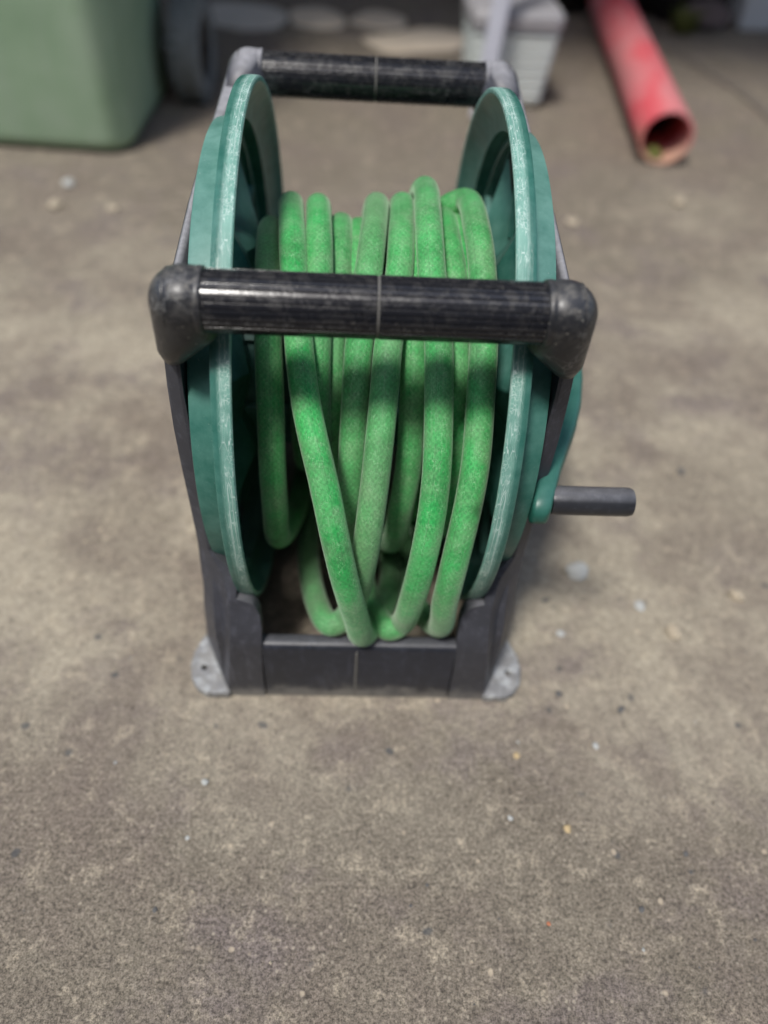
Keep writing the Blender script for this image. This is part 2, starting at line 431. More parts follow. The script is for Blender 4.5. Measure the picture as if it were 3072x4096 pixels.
# ---------------------------------------------------------------- setting
bm = bmesh.new()
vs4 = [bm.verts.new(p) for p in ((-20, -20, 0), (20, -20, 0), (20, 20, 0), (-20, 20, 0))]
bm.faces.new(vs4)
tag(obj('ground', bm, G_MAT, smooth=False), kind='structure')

bm = bmesh.new()
rj = random.Random(3); secs = []
jp = [(.86, 1.80), (.92, 1.62), (.965, 1.48), (.985, 1.33), (1.01, 1.17), (1.05, 1.02), (1.10, .86)]
jp = catmull([(x, y, .004) for x, y in jp])
la = []; lb = []
for p in jp:
    la.append(bm.verts.new((p.x-.012-rj.uniform(0, .008), p.y, .004))); lb.append(bm.verts.new((p.x+.014+rj.uniform(0, .008), p.y, .004)))
for i in range(len(jp)-1): bm.faces.new((la[i], lb[i], lb[i+1], la[i+1]))
tag(obj('ground_joint', bm, DIRT, smooth=False), kind='structure')

# dark wall added at the yard's end, blocking sky light from behind
t = thing('added_back_wall', 'dark rendered wall added at the far edge of the concrete', 'wall', (0, 2.32, 0))
bm = bmesh.new(); box(bm, -3.0, 3.2, 0, .2, 0, 2.4); obj('wall', bm, WALLM, t, bevel=.01)
bm = bmesh.new(); box(bm, -3.0, 3.2, -.035, -.002, 0, .05); obj('added_wall_plinth', bm, WALLM, t, bevel=.008)

# unseen wall added behind the photographer to narrow the strip of sky
t = thing('added_wall', 'plain rendered wall added behind the viewer to block low sky light', 'wall', (0, -2.4, 0))
bm = bmesh.new(); box(bm, -4, 4, -.25, 0, 0, 2.75); obj('wall', bm, ADDWALL, t)
bm = bmesh.new(); box(bm, -4.05, 4.05, -.3, .12, 2.752, 2.86); obj('added_wall_eaves', bm, WALLM, t)
# unseen roof added above the frame to shade the back of the yard
t = thing('added_roof', 'flat dark roof added out of view to shade the back of the yard', 'roof', (0, 0, 2.40))
bm = bmesh.new(); box(bm, -3.2, 3.4, .74, 2.7, .005, .05); obj('added_roof_deck', bm, WALLM, t)
for x in (-2.4, -1.6, -.8, 0, .8, 1.6, 2.4):
    bm = bmesh.new(); box(bm, x-.03, x+.03, .78, 2.31, -.12, .004); obj('added_roof_rafter', bm, WALLM, t)
bm = bmesh.new(); box(bm, -3.2, 3.4, .71, .737, -.14, .055); obj('added_roof_fascia', bm, WALLM, t)

# ---------------------------------------------------------------- hose reel
reel = thing('hose_reel', 'green and black plastic hose reel standing on the bare concrete, hose wound on it', 'hose reel')
OX = .0025
AX = (-.0043, .2449)
FR = .2294
# flanges
for s in (-1, 1):
    bm = bmesh.new()
    prof = [(.125, .1862), (.125, .1890), (.1200, .1895), (.1190, .1908), (.1190, .1935), (.1195, .1962), (.1085, .1976),
            (.1060, .2110), (.0985, .2205), (.0950, .2235), (.0936, .2252), (.0935, .2278), (.0944, .2290),
            (.0965, .2293), (.0997, .2294), (.1030, .2293), (.1062, .2290), (.1076, .2280), (.1081, .2240), (.1083, .2120),
            (.1090, .2040), (.1105, .2008), (.1140, .2000), (.1262, .1985), (.1286, .1978), (.1295, .1950), (.1290, .1920), (.1280, .190), (.1280, .1862)]
    # the scuffed band's uv is measured from the inner lip
    lathe_x(bm, prof, 160, AX, s, True, lambda i: 1 if 9 <= i <= 17 else 0)
    uvl = bm.loops.layers.uv.verify()
    L = 0
    for a, b in zip(prof[:9], prof[1:10]): L += math.hypot(b[0]-a[0], b[1]-a[1])
    for f in bm.faces:
        for lp in f.loops: lp[uvl].uv.y -= L
    bmesh.ops.translate(bm, verts=bm.verts, vec=(OX, 0, 0))
    fl = obj('flange', bm, TEAL, reel, angle=32, mats=[TEAL, TEALR])
    # star-shaped hub with raised points
    bm = bmesh.new(); NP = 7; ph = math.radians(51)
    def P(r, a, x): return bm.verts.new((s*x+OX, AX[0]+r*math.cos(a), AX[1]+r*math.sin(a)))
    tips, val, hubt, hubv = [], [], [], []
    for k in range(NP):
        a = ph+k*2*math.pi/NP; b = a+math.pi/NP
        tips.append(P(.187, a, .1253)); val.append(P(.120, b, .1253))
        hubt.append(P(.100, a, .0985)); hubv.append(P(.094, b, .1085))
    cen = P(0, 0, .0985)
    for k in range(NP):
        j = (k+1) % NP
        for q in ((tips[k], val[k], hubt[k]), (hubt[k], val[k], hubv[k]), (tips[j], hubt[j], val[k]), (hubt[j], hubv[k], val[k]),
                  (hubt[k], hubv[k], cen), (hubv[k], hubt[j], cen)): bm.faces.new(q)
    obj('star_hub', bm, TEAL, fl, smooth=False, bevel=.0012)
    # spoke webs between the points
    for k in range(NP):
        bm = bmesh.new()
        b = ph+(k+.5)*2*math.pi/NP
        v_ = box(bm, .1190, .1252, .116, .188, -.0012, .0012)
        Rm = Matrix.Translation((OX, AX[0], AX[1])) @ Matrix.Rotation(b, 4, 'X')
        for q in v_: q.co = Rm @ Vector((s*q.co.x, q.co.y, q.co.z))
        obj('rib', bm, TEAL, fl, smooth=False)
# drum
bm = bmesh.new(); cyl_x(bm, -.112+OX, .112+OX, .078, AX, 48)
for k in range(8):
    a = k*math.pi/4; v_ = box(bm, -.111, .111, .077, .084, -.003, .003)
    Rm = Matrix.Translation((OX, AX[0], AX[1])) @ Matrix.Rotation(a, 4, 'X')
    for q in v_: q.co = Rm @ q.co
obj('drum', bm, TEAL, reel)

# side frames
PS = [(0, .0900, .1265, .156, -.2314, -.169, -.120), (.044, .0900, .1220, .151, -.2314, -.177, -.125),
      (.085, .0885, .1175, .147, -.2314, -.184, -.140), (.098, .0877, .1160, .1455, -.2295, -.185, -.146), (.110, .0875, .1150, .1440, -.2245, -.186, -.150), (.121, .0890, .1150, .1430, -.2190, -.185, -.152),
      (.128, .0920, .1152, .1430, -.2162, -.185, -.151), (.1325, .0965, .1155, .1430, -.2145, -.184, -.151), (.1350, .1030, .1158, .1430, -.2136, -.184, -.151), (.1362, .1088, .1160, .1430, -.2130, -.184, -.151), (.154, .1080, .1200, .1430, -.2010, -.181, -.148),
      (.172, .1300, .1325, .1425, -.1880, -.179, -.146), (.220, .1305, .1335, .1435, -.1835, -.177, -.145), (.260, .1305, .1335, .1445, -.1825, -.176, -.145),
      (.300, .1305, .1335, .1446, -.1822, -.176, -.145), (.340, .1305, .1330, .1430, -.1830, -.177, -.145), (.392, .1275, .1310, .1390, -.186, -.180, -.148)]
for s in (-1, 1):
    for f in (1, -1):
        secs = []; bm = bmesh.new()
        for z, xi, xf, xo, yf, yc, yb in PS:
            xm = max(.1308, xi+.0006); yw = yf+.0115
            secs.append([(s*x+OX, f*y, z) for x, y in ((xi, yf), (xf, yf), (xo, yc), (xo, yb), (xm, yb), (xm, yw), (xi, yw))])
        loft(bm, secs)
        obj('leg', bm, LEGM, reel, angle=35, bevel=.0042)
    bm = bmesh.new()
    loft(bm, [[(s*x+OX, y, z) for x, z in ((.1304, .375), (xi, zt-.006), (xi+.004, zt-.001), (xo-.003, zt), (xo, zt-.005), (xo, .375))]
              for y, xi, xo, zt in ((-.178, .1290, .1390, .404), (-.12, .1304, .1412, .403), (-.04, .1304, .1418, .411), (.04, .1304, .1418, .4155), (.12, .1260, .1412, .419), (.178, .1140, .1385, .429))])
    box(bm, s*.1306+OX, s*.1370+OX, -.176, .176, .05, .393)
    vv = box(bm, s*.1248+OX, s*.1515+OX, -.126, .126, .0005, .06)
    for q in vv:
        if q.co.z > .03 and abs(q.co.x-OX) > .14: q.co.x = s*.142+OX
    ring_solid_x(bm, s*.1365+OX, s*.1400+OX, .120, .128, AX)
    sf = obj('side_frame', bm, FRAME, reel, angle=35, bevel=.0042)
    for f in (1, -1):
        # mounting ear with a screw hole
        bm = bmesh.new()
        out = [(.124, -.2345), (.146, -.2345), (.156, -.2290), (.1630, -.2180), (.1660, -.2040), (.1645, -.1880), (.1575, -.1700), (.150, -.160), (.128, -.19)]
        lo = [bm.verts.new((s*x+OX, f*y, .0105)) for x, y in out]
        hc = (.1522, -.2060); n = 12
        hi = [bm.verts.new((s*(hc[0]+.0032*math.cos(2*math.pi*k/n))+OX, f*(hc[1]+.0032*math.sin(2*math.pi*k/n)), .0105)) for k in range(n)]
        ed = [bm.edges.new((lo[i], lo[(i+1) % len(lo)])) for i in range(len(lo))]+[bm.edges.new((hi[i], hi[(i+1) % n])) for i in range(n)]
        g = bmesh.ops.triangle_fill(bm, edges=ed, use_beauty=True)
        faces = [x for x in g['geom'] if isinstance(x, bmesh.types.BMFace)]
        e = bmesh.ops.extrude_face_region(bm, geom=faces)
        bmesh.ops.translate(bm, verts=[x for x in e['geom'] if isinstance(x, bmesh.types.BMVert)], vec=(0, 0, -.010))
        obj('mounting_ear', bm, EARM, sf, angle=30, bevel=.003)
# boss on the plain side
bm = bmesh.new(); lathe_x(bm, [(.136, .002), (.136, .045), (.145, .043), (.148, .036), (.148, .002)], 48, AX, -1)
bmesh.ops.translate(bm, verts=bm.verts, vec=(OX, 0, 0))
obj('hub_boss', bm, FRAME, reel)

# base bars front and back
for f in (1, -1):
    bm = bmesh.new()
    prof = [(-.2306, .001), (-.2306, .0835), (-.2296, .0875), (-.2270, .0896), (-.2235, .0903), (-.2175, .0898), (-.2160, .0880), (-.2158, .001)]
    loft(bm, [[(x, f*y, z) for y, z in prof] for x in (-.0885+OX, .0885+OX)])
    bb = obj('base_bar', bm, BASEM, reel, angle=50)
    bm = bmesh.new(); box(bm, -.0008, .0008, f*-.2316, f*-.2303, .006, .082); obj('seam', bm, SEAM, bb)
    # front faces of the corner posts are darker, cleaner mouldings
# handle bars
BX = .1057
for f in (-1, 1):
    c = (f*.193, .4213); n = 360
    bm = bmesh.new()
    uvl = bm.loops.layers.uv.verify()
    NR = 30
    def rr(k, x):
        a = 2*math.pi*k/n
        g_ = max(0, min(1, (-math.cos(NR*a)-.55)/.35))
        return .0194 - .0009*g_
    xs = [-BX, -BX+.001, -.0012, -.0009, .0009, .0012, BX-.001, BX]
    rings = []
    for i, x in enumerate(xs):
        cut = .0008 if i in (3, 4) else 0
        rings.append([(x+OX+.0015, c[0]+(rr(k, x)-cut)*math.cos(2*math.pi*k/n), c[1]+(rr(k, x)-cut)*math.sin(2*math.pi*k/n)) for k in range(n)])
    loft(bm, rings)
    bar = obj('handle_bar', bm, BLACK, reel, angle=25)
    bm = bmesh.new(); lathe_x(bm, [(-.0006, .0170), (-.0006, .0190), (.0006, .0190), (.0006, .0170)], 48, c)
    bmesh.ops.translate(bm, verts=bm.verts, vec=(OX+.0015, 0, 0)); obj('seam_ring', bm, SEAM, bar)
    for s in (-1, 1):
        bm = bmesh.new()
        def ball(cx, cy, cz, r, nu=28, nv=18):
            return [bm.verts.new((s*(cx+r*math.cos(b))+OX, cy*f*-1 if False else f*(cy+r*math.sin(b)*math.cos(a)), cz+r*math.sin(b)*math.sin(a)))
                    for b in (math.pi*(i+.5)/nv for i in range(nv)) for a in (2*math.pi*j/nu for j in range(nu))]
        def disc_z(cx, cy, cz, rx, ry, nu=28):
            return [bm.verts.new((s*(cx+rx*math.cos(a))+OX, f*(cy+ry*math.sin(a)), cz)) for a in (2*math.pi*j/nu for j in range(nu))]
        ball(.1172, .193, .4213, .0215)
        ball(.1195, .1925, .4060, .0185)
        disc_z(.1310, .182, .3720, .0088, .0120)
        disc_z(.1268, .187, .3840, .0140, .0175); ball(.1135, .193, .4060, .0165)
        # towards the top rail
        for a in (2*math.pi*j/24 for j in range(24)):
            bm.verts.new((s*((.1310 if f < 0 else .1255)+(.0060 if f < 0 else .0135)*math.cos(a))+OX, f*(.168 if f < 0 else .150), (.3990 if f < 0 else .4150)+.0125*math.sin(a)))
        for a in (2*math.pi*j/28 for j in range(28)):
            bm.verts.new((s*.1075+OX, f*(.193)+.0206*math.cos(a), .4213+.0206*math.sin(a)))
        hull = bmesh.ops.convex_hull(bm, input=bm.verts[:])
        junk = [v for v in hull['geom_interior'] if isinstance(v, bmesh.types.BMVert)]
        bmesh.ops.delete(bm, geom=list(set(junk)), context='VERTS')
        bmesh.ops.delete(bm, geom=[v for v in bm.verts if not v.link_faces], context='VERTS')
        el = obj('elbow_cap', bm, CAPM if f < 0 else FRAME, reel, angle=180)
        # collar and mould line round the ball
        bm = bmesh.new()
        lathe_x(bm, [(s*.1043, .0190), (s*.1043, .0203), (s*.1050, .0209), (s*.1085, .0210), (s*.1095, .0200)], 64, c)
        bmesh.ops.translate(bm, verts=bm.verts, vec=(OX, 0, 0))
        obj('collar', bm, CAPM if f < 0 else FRAME, el, angle=60)
        bm = bmesh.new()
        x_ = .1268; rad = math.sqrt(.0215**2-(x_-.1172)**2)
        tube(bm, [(s*x_+OX, c[0]+f*rad*math.cos(a), c[1]+rad*math.sin(a)) for a in (math.radians(d) for d in range(-30, 205, 6))], .00055, 6)
        obj('mould_line', bm, CAPM, el)

# crank on the right
crank = obj('crank', (lambda b: (lathe_x(b, [(.133+OX, .002), (.133+OX, .030), (.150+OX, .036), (.186+OX, .034), (.190+OX, .028), (.190+OX, .002)], 40, AX), b)[1])(bmesh.new()), TEALC, reel)
bm = bmesh.new()
arm = [(-.002, .1880, .0185, .0300), (-.030, .1865, .0180, .0280), (-.055, .1845, .0175, .0250), (-.085, .1785, .0168, .0225), (-.115, .1695, .0158, .0205), (-.140, .1600, .0145, .0185),
       (-.165, .1508, .0130, .0172), (-.185, .1448, .0118, .0163), (-.198, .1410, .0110, .0142), (-.2040, .1398, .0100, .0110), (-.2078, .1390, .0075, .0060), (-.2088, .1388, .0035, .0025)]
secs = []
for y, x, hw, hz in arm:
    ring = []
    for k in range(20):
        a = 2*math.pi*k/20; ca, sa = math.cos(a), math.sin(a); e = .45
        ring.append((x+hw*.78*math.copysign(abs(ca)**e, ca), y, .2462+hz*math.copysign(abs(sa)**e, sa)))
    secs.append(ring)
loft(bm, secs)
obj('crank_arm', bm, TEALC, crank, angle=50)
bm = bmesh.new(); lathe_x(bm, [(.150, .001), (.150, .0112), (.154, .0118), (.212, .0118), (.2155, .0108), (.2165, .0085), (.2165, .001)], 40, (-.189, .2478))
obj('crank_handle', bm, HANDM, crank, angle=50)

# ---------------------------------------------------------------- the hose itself
HP = [[-0.091,0.0872,0.2022],[-0.0892,0.1011,0.2635],[-0.0871,0.0658,0.3284],[-0.085,0.0193,0.3549],[-0.0795,-0.0557,0.3556],[-0.0766,-0.1069,0.328],[-0.0741,-0.1425,0.2855],[-0.0735,-0.1592,0.2508],[-0.0729,-0.1663,0.2088],[-0.0737,-0.1529,0.1506],[-0.062,-0.0747,0.1125],[-0.055,0.0183,0.1169],[-0.052,0.0878,0.2114],[-0.052,0.0806,0.2939],[-0.052,0.0127,0.3414],[-0.052,-0.0673,0.32],[-0.052,-0.1023,0.2449],[-0.052,-0.0809,0.1806],[-0.052,-0.0392,0.1491],[-0.052,0.0306,0.1491],[-0.0749,0.1026,0.195],[-0.073,0.1178,0.2664],[-0.0709,0.0783,0.3433],[-0.0689,0.0542,0.3634],[-0.061,-0.0356,0.3772],[-0.0573,-0.0739,0.3675],[-0.0512,-0.1258,0.3427],[-0.0459,-0.1594,0.3238],[-0.0379,-0.1888,0.3048],[-0.0289,-0.2131,0.2815],[-0.0214,-0.2322,0.2518],[-0.0126,-0.2438,0.2104],[-0.0026,-0.239,0.1532],[0.0059,-0.2246,0.1018],[0.03,-0.1683,0.0865],[0.028,-0.0535,0.0614],[0.0,0.047,0.1039],[-0.0503,0.1026,0.195],[-0.0485,0.1178,0.2664],[-0.0464,0.078,0.343],[-0.0443,0.0462,0.3663],[-0.0399,-0.0317,0.3761],[-0.0383,-0.0692,0.3656],[-0.0382,-0.1117,0.3332],[-0.0382,-0.133,0.3026],[-0.034,-0.1415,0.2081],[-0.03,-0.0743,0.1237],[-0.025,0.0293,0.1193],[-0.0303,0.0909,0.2005],[-0.0285,0.105,0.2642],[-0.0264,0.0683,0.3315],[-0.0243,0.0495,0.3483],[-0.0234,-0.006,0.3629],[-0.024,-0.0512,0.3554],[-0.0268,-0.0992,0.3247],[-0.0266,-0.1223,0.2944],[-0.0265,-0.1358,0.2566],[-0.02,-0.133,0.198],[-0.02,-0.0733,0.1254],[-0.02,0.0281,0.1242],[-0.0144,0.0854,0.2031],[-0.0126,0.0991,0.2631],[-0.0105,0.0645,0.3269],[-0.0084,0.0485,0.3452],[-0.0087,-0.044,0.3518],[-0.012,-0.1124,0.2056],[-0.012,-0.0668,0.1366],[-0.012,0.0268,0.129],[0.001,0.1026,0.195],[0.0029,0.1178,0.2664],[0.0049,0.0793,0.3445],[0.007,0.0549,0.3657],[0.0027,-0.0318,0.3781],[-0.0005,-0.0707,0.3682],[-0.0061,-0.1175,0.3387],[-0.0075,-0.1421,0.3114],[-0.0092,-0.1693,0.2633],[-0.0097,-0.1796,0.2201],[-0.0079,-0.1524,0.1256],[-0.01,-0.1351,0.1141],[-0.008,-0.047,0.0855],[-0.005,0.0419,0.118],[0.0237,0.1026,0.195],[0.0255,0.1178,0.2664],[0.0276,0.0799,0.3453],[0.0297,0.0551,0.3667],[0.0257,-0.0317,0.3791],[0.0235,-0.0717,0.3699],[0.0159,-0.1227,0.3434],[0.0135,-0.1545,0.3224],[0.0098,-0.1918,0.2861],[0.0068,-0.211,0.2554],[0.003,-0.2231,0.2139],[-0.0028,-0.216,0.1477],[-0.0127,-0.2113,0.105],[-0.0235,-0.2166,0.1036],[-0.047,-0.1425,0.0802],[-0.05,-0.0599,0.0737],[-0.02,0.0436,0.1133],[0.0325,0.099,0.1967],[0.0343,0.1139,0.2657],[0.0364,0.0741,0.3384],[0.0385,-0.0163,0.3713],[0.0375,-0.059,0.3629],[0.0375,-0.1059,0.3323],[0.0379,-0.1405,0.2885],[0.0374,-0.158,0.2542],[0.0335,-0.1672,0.2082],[0.0297,-0.1507,0.1454],[0.008,-0.0843,0.1063],[0.012,0.0293,0.1193],[0.0429,0.1026,0.195],[0.0447,0.1178,0.2664],[0.0468,0.0883,0.3552],[0.0489,0.0586,0.3802],[0.0467,-0.0253,0.3924],[0.0483,-0.0806,0.3764],[0.0537,-0.1259,0.3474],[0.0541,-0.157,0.3262],[0.0546,-0.194,0.29],[0.0529,-0.2147,0.2612],[0.0488,-0.2304,0.2247],[0.0435,-0.2334,0.1669],[0.0386,-0.2145,0.1042],[0.0293,-0.2199,0.1029],[0.008,-0.1557,0.0825],[0.0,-0.0676,0.0711],[0.02,0.0436,0.1133],[0.0597,0.099,0.1967],[0.0615,0.1139,0.2657],[0.0636,0.0741,0.3384],[0.0657,0.0365,0.3636],[0.0661,-0.0278,0.3707],[0.0681,-0.0587,0.3641],[0.0696,-0.1067,0.3344],[0.0724,-0.1393,0.2889],[0.052,-0.1415,0.195],[0.05,-0.0768,0.1193],[0.05,0.0293,0.1193],[0.0731,0.0945,0.1988],[0.0749,0.109,0.2649],[0.077,0.0709,0.3345],[0.0791,0.0334,0.3593],[0.078,-0.0312,0.3649],[0.0795,-0.0713,0.3516],[0.0789,-0.1016,0.3311],[0.0777,-0.1384,0.2884],[0.0773,-0.1541,0.2521],[0.0786,-0.1622,0.2045],[0.062,-0.133,0.1369],[0.06,-0.0573,0.0992],[0.055,0.0402,0.1227],[0.0451,0.1026,0.195],[0.0524,0.1178,0.2664],[0.0691,0.0549,0.366],[0.0834,0.0566,0.3723],[0.0867,-0.0244,0.386],[0.0883,-0.0731,0.3737],[0.0887,-0.1202,0.3448],[0.0868,-0.151,0.3226],[0.0844,-0.1896,0.287],[0.0799,-0.2118,0.2591],[0.0746,-0.2282,0.223],[0.0711,-0.234,0.1688],[0.0728,-0.2147,0.1041],[0.054,-0.1843,0.0938],[0.052,-0.0888,0.0636],[0.05,0.0235,0.0873]]
path = smooth_path(catmull(HP), 6)
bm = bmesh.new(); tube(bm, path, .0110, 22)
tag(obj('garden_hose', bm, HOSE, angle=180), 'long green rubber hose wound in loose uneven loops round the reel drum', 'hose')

# ---------------------------------------------------------------- wheelie bin
wb = thing('wheelie_bin', 'faded green plastic wheelie bin standing behind the hose reel', 'bin', (-.745, 1.165, 0), math.radians(-3))
def rrect(hx, hy, r, z, cx=0, cy=0, n=6):
    o = []
    for qx, qy, a0 in ((1, 1, 0), (-1, 1, 90), (-1, -1, 180), (1, -1, 270)):
        for k in range(n+1):
            a = math.radians(a0+90*k/n); o.append((cx+qx*(hx-r)+r*math.cos(a), cy+qy*(hy-r)+r*math.sin(a), z))
    return o
bm = bmesh.new()
loft(bm, [rrect(.278, .185, .045, .006), rrect(.289, .196, .05, .014), rrect(.293, .200, .05, .03), rrect(.300, .235, .06, .50), rrect(.318, .26, .06, .86)])
obj('body', bm, BIN, wb, angle=60)
bm = bmesh.new(); loft(bm, [rrect(.335, .28, .06, .86), rrect(.335, .28, .06, .90)]); obj('rim', bm, BIN, wb, bevel=.006)
bm = bmesh.new(); loft(bm, [rrect(.33, .285, .06, .902), rrect(.325, .28, .06, .93), rrect(.25, .2, .06, .955)]); obj('lid', bm, BIN, wb, angle=40)
bm = bmesh.new(); cyl_x(bm, -.33, .36, .011, (.135, .10), 16); obj('axle', bm, RUBBER, wb)
for s, x in ((-1, -.345), (1, .362)):
    wh = obj('wheel', (lambda b: (lathe_x(b, [(x-.022, .012), (x-.022, .06), (x+.022, .06), (x+.022, .012)], 32, (.135, .10)), b)[1])(bmesh.new()), DARK, wb)
    bm = bmesh.new(); lathe_x(bm, [(x-.026, .061), (x-.030, .075), (x-.029, .092), (x-.022, .099), (x+.022, .099), (x+.029, .092), (x+.030, .075), (x+.026, .061)], 48, (.135, .10))
    obj('tyre', bm, RUBBER, wh, angle=60)
    bm = bmesh.new()
    for k in range(26):
        a = 2*math.pi*k/26
        for q0, q1 in ((-.029, -.010), (.010, .029)):
            v_ = box(bm, x+q0, x+q1, .0965, .1035, -.0065, .0065)
            Rm = Matrix.Translation((0, .135, .10)) @ Matrix.Rotation(a+(0 if q0 < 0 else math.pi/26), 4, 'X')
            for q in v_: q.co = Rm @ q.co
    obj('tread', bm, RUBBER, wh, smooth=False)

# ---------------------------------------------------------------- white tub, metal bar, red pipe
tb = thing('plastic_tub', 'white plastic tub with ridged sides and a grey rim behind the reel handle', 'tub', (.325, 1.37, 0), math.radians(4))
bm = bmesh.new()
secs = [rrect(.074, .060, .016, .001), rrect(.078, .064, .018, .006)]
for k in range(7):
    z = .018+k*.021; g_ = .080+.016*z/.17
    secs += [rrect(g_, g_-.014, .018, z), rrect(g_+.0042, g_-.0098, .018, z+.004), rrect(g_+.0042, g_-.0098, .018, z+.012), rrect(g_+.0005, g_-.0135, .018, z+.016)]
loft(bm, secs)
obj('body', bm, TUBM, tb, angle=30)
bm = bmesh.new(); loft(bm, [rrect(.098, .085, .02, .166), rrect(.1015, .0885, .021, .168), rrect(.1025, .0895, .021, .192), rrect(.099, .086, .02, .196)]); obj('rim', bm, TUBR, tb, angle=40)
bm = bmesh.new(); loft(bm, [rrect(.098, .085, .02, .1965), rrect(.094, .081, .02, .203)]); obj('lid', bm, TUBR, tb, angle=40)

bm = bmesh.new()
loft(bm, [rrect(.0185, .015, .004, 0), rrect(.0185, .015, .004, .62)])
o = tag(obj('metal_bar', bm, METAL, angle=40), 'pale grey metal bar leaning upright in front of the white tub', 'bar')
o.location = (.262, 1.235, .006); o.rotation_euler = (math.radians(-3), math.radians(3.5), math.radians(-14))

pr = thing('drain_pipe', 'faded red plastic pipe lying on the concrete with its open end towards the reel', 'pipe')
A = Vector((.628, 1.032, .057)); PIPE_B = Vector((.716, 2.05, .057)); B = PIPE_B; dv = (B-A)
n = 48; Ro, Ri = .0555, .0485
bm = bmesh.new()
def circ(z, r): return [(r*math.cos(2*math.pi*k/n), r*math.sin(2*math.pi*k/n), z) for k in range(n)]
ln_ = dv.length
loft(bm, [circ(.15, Ri), circ(.002, Ri), circ(0, Ri+.001), circ(0, Ro-.001), circ(.0015, Ro), circ(.30, Ro), circ(.70, Ro), circ(ln_, Ro)], cap=False)
po = obj('pipe_wall', bm, PIPE, pr, angle=40)
bm = bmesh.new(); loft(bm, [circ(.15, Ri), circ(ln_, Ri)], cap=False); po2 = obj('pipe_bore', bm, INNER, pr, angle=40)
q = dv.to_track_quat('Z', 'X')
for x in (po, po2): x.location = A; x.rotation_mode = 'QUATERNION'; x.rotation_quaternion = q
bm = bmesh.new()
rock(bm, .020, .03, .011, (0, 0, 0), 5, 2)
o = tag(obj('moss_clump', bm, MOSS), 'small yellow green moss clump inside the mouth of the red pipe', 'moss'); o.location = A+dv.normalized()*.03+Vector((-.008, 0, -.0395)); o.rotation_euler = (0, 0, math.radians(-11))

# ---------------------------------------------------------------- things along the back
def slab(label, pts, h, mat, tilt=0, seed=1):
    r = random.Random(seed); bm = bmesh.new()
    n_ = 22; cx = sum(p[0] for p in pts)/len(pts); cy = sum(p[1] for p in pts)/len(pts)
    P_ = catmull([(x-cx, y-cy, 0) for x, y in pts+[pts[0]]])
    P_ = P_[:-1][::3]
    low = [(p.x, p.y, 0) for p in P_]
    mid = [(p.x*(1+r.uniform(-.03, .03)), p.y*(1+r.uniform(-.03, .03)), h*.7) for p in P_]
    top = [(p.x*.9+r.uniform(-.006, .006), p.y*.88, h+r.uniform(-.002, .002)) for p in P_]
    tp2 = [(p.x*.5, p.y*.5, h*1.1+r.uniform(-.002, .002)) for p in P_]
    loft(bm, [low, mid, top, tp2])
    o = tag(obj('stone_slab', bm, mat, angle=35), label, 'stone', 'broken stones along the back wall'); o.location = (cx, cy, .0); o.rotation_euler = (tilt, 0, 0); return o
slab('grey stone slab next to the bin wheel', [(-.46, 1.83), (-.33, 1.76), (-.24, 1.80), (-.23, 1.93), (-.33, 1.99), (-.45, 1.97)], .007, SLAB2, seed=1)
slab('smallest pale stone slab second along the back wall from the bin wheel', [(-.20, 1.83), (-.12, 1.80), (-.06, 1.84), (-.07, 1.93), (-.13, 1.99), (-.21, 1.95)], .007, SLAB, seed=2)
slab('thin pale stone slab lying between the smallest and the largest slab', [(-.05, 1.88), (.03, 1.83), (.10, 1.85), (.11, 1.94), (.02, 1.99)], .007, SLAB, seed=3)
slab('largest pale stone slab just left of the white tub', [(-.01, 1.74), (.06, 1.64), (.15, 1.66), (.25, 1.70), (.27, 1.83), (.18, 1.86), (.08, 1.80)], .007, SLAB, seed=4)

bm = bmesh.new()
r_ = random.Random(11)
for (cx, cy, cz, sx, sy, sz) in ((.47, 2.10, .10, .11, .10, .14), (.58, 2.12, .09, .10, .09, .12), (.95, 2.10, .09, .13, .09, .12), (.80, 2.16, .11, .16, .08, .15)):
    g = bmesh.ops.create_icosphere(bm, subdivisions=3, radius=1)
    for v in g['verts']:
        k = 1+.10*math.sin(9*v.co.x+3*v.co.z)+.07*math.sin(14*v.co.y+2)+r_.uniform(-.02, .02)
        v.co = Vector((cx+v.co.x*sx*k, cy+v.co.y*sy*k, max(.002, cz+v.co.z*sz*k)))
tag(obj('rubbish_sack', bm, DARK, angle=80), 'crumpled black plastic sack lying against the wall behind the red pipe', 'sack')
bm = bmesh.new(); rock(bm, .085, .055, .045, (0, 0, .035), 21, 3)
o = tag(obj('brown_rock', bm, BROWN, angle=45), 'dark brown rock on the concrete beside the pale block', 'rock'); o.location = (1.00, 2.0, 0)
bm = bmesh.new(); box(bm, -.055, .055, -.05, .05, .001, .16)
for v in bm.verts: v.co.x += .004*math.sin(40*v.co.z)
o = tag(obj('concrete_block', bm, BLOCK, bevel=.006), 'pale grey concrete block standing beyond the brown rock', 'block'); o.location = (1.165, 2.06, 0); o.rotation_euler = (0, 0, .12)
bm = bmesh.new()
for k in range(46):
    a = r_.uniform(0, 6.28); d = r_.uniform(0, .035); h = r_.uniform(.02, .06)
    p = Vector((d*math.cos(a), d*math.sin(a), h*.4)); tx = Vector((math.cos(a), math.sin(a), 0))*r_.uniform(.01, .03)+Vector((0, 0, h)); sd_ = Vector((-math.sin(a), math.cos(a), 0))*.008
    v0 = bm.verts.new((p.x*.5, p.y*.5, 0.001)); v1 = bm.verts.new(p+sd_); v2 = bm.verts.new(p+tx); v3 = bm.verts.new(p-sd_)
    bm.faces.new((v0, v1, v2, v3))
o = tag(obj('weed', bm, MOSS, smooth=False), 'small green weed growing at the foot of the black sack', 'plant'); o.location = (.925, 1.935, 0)

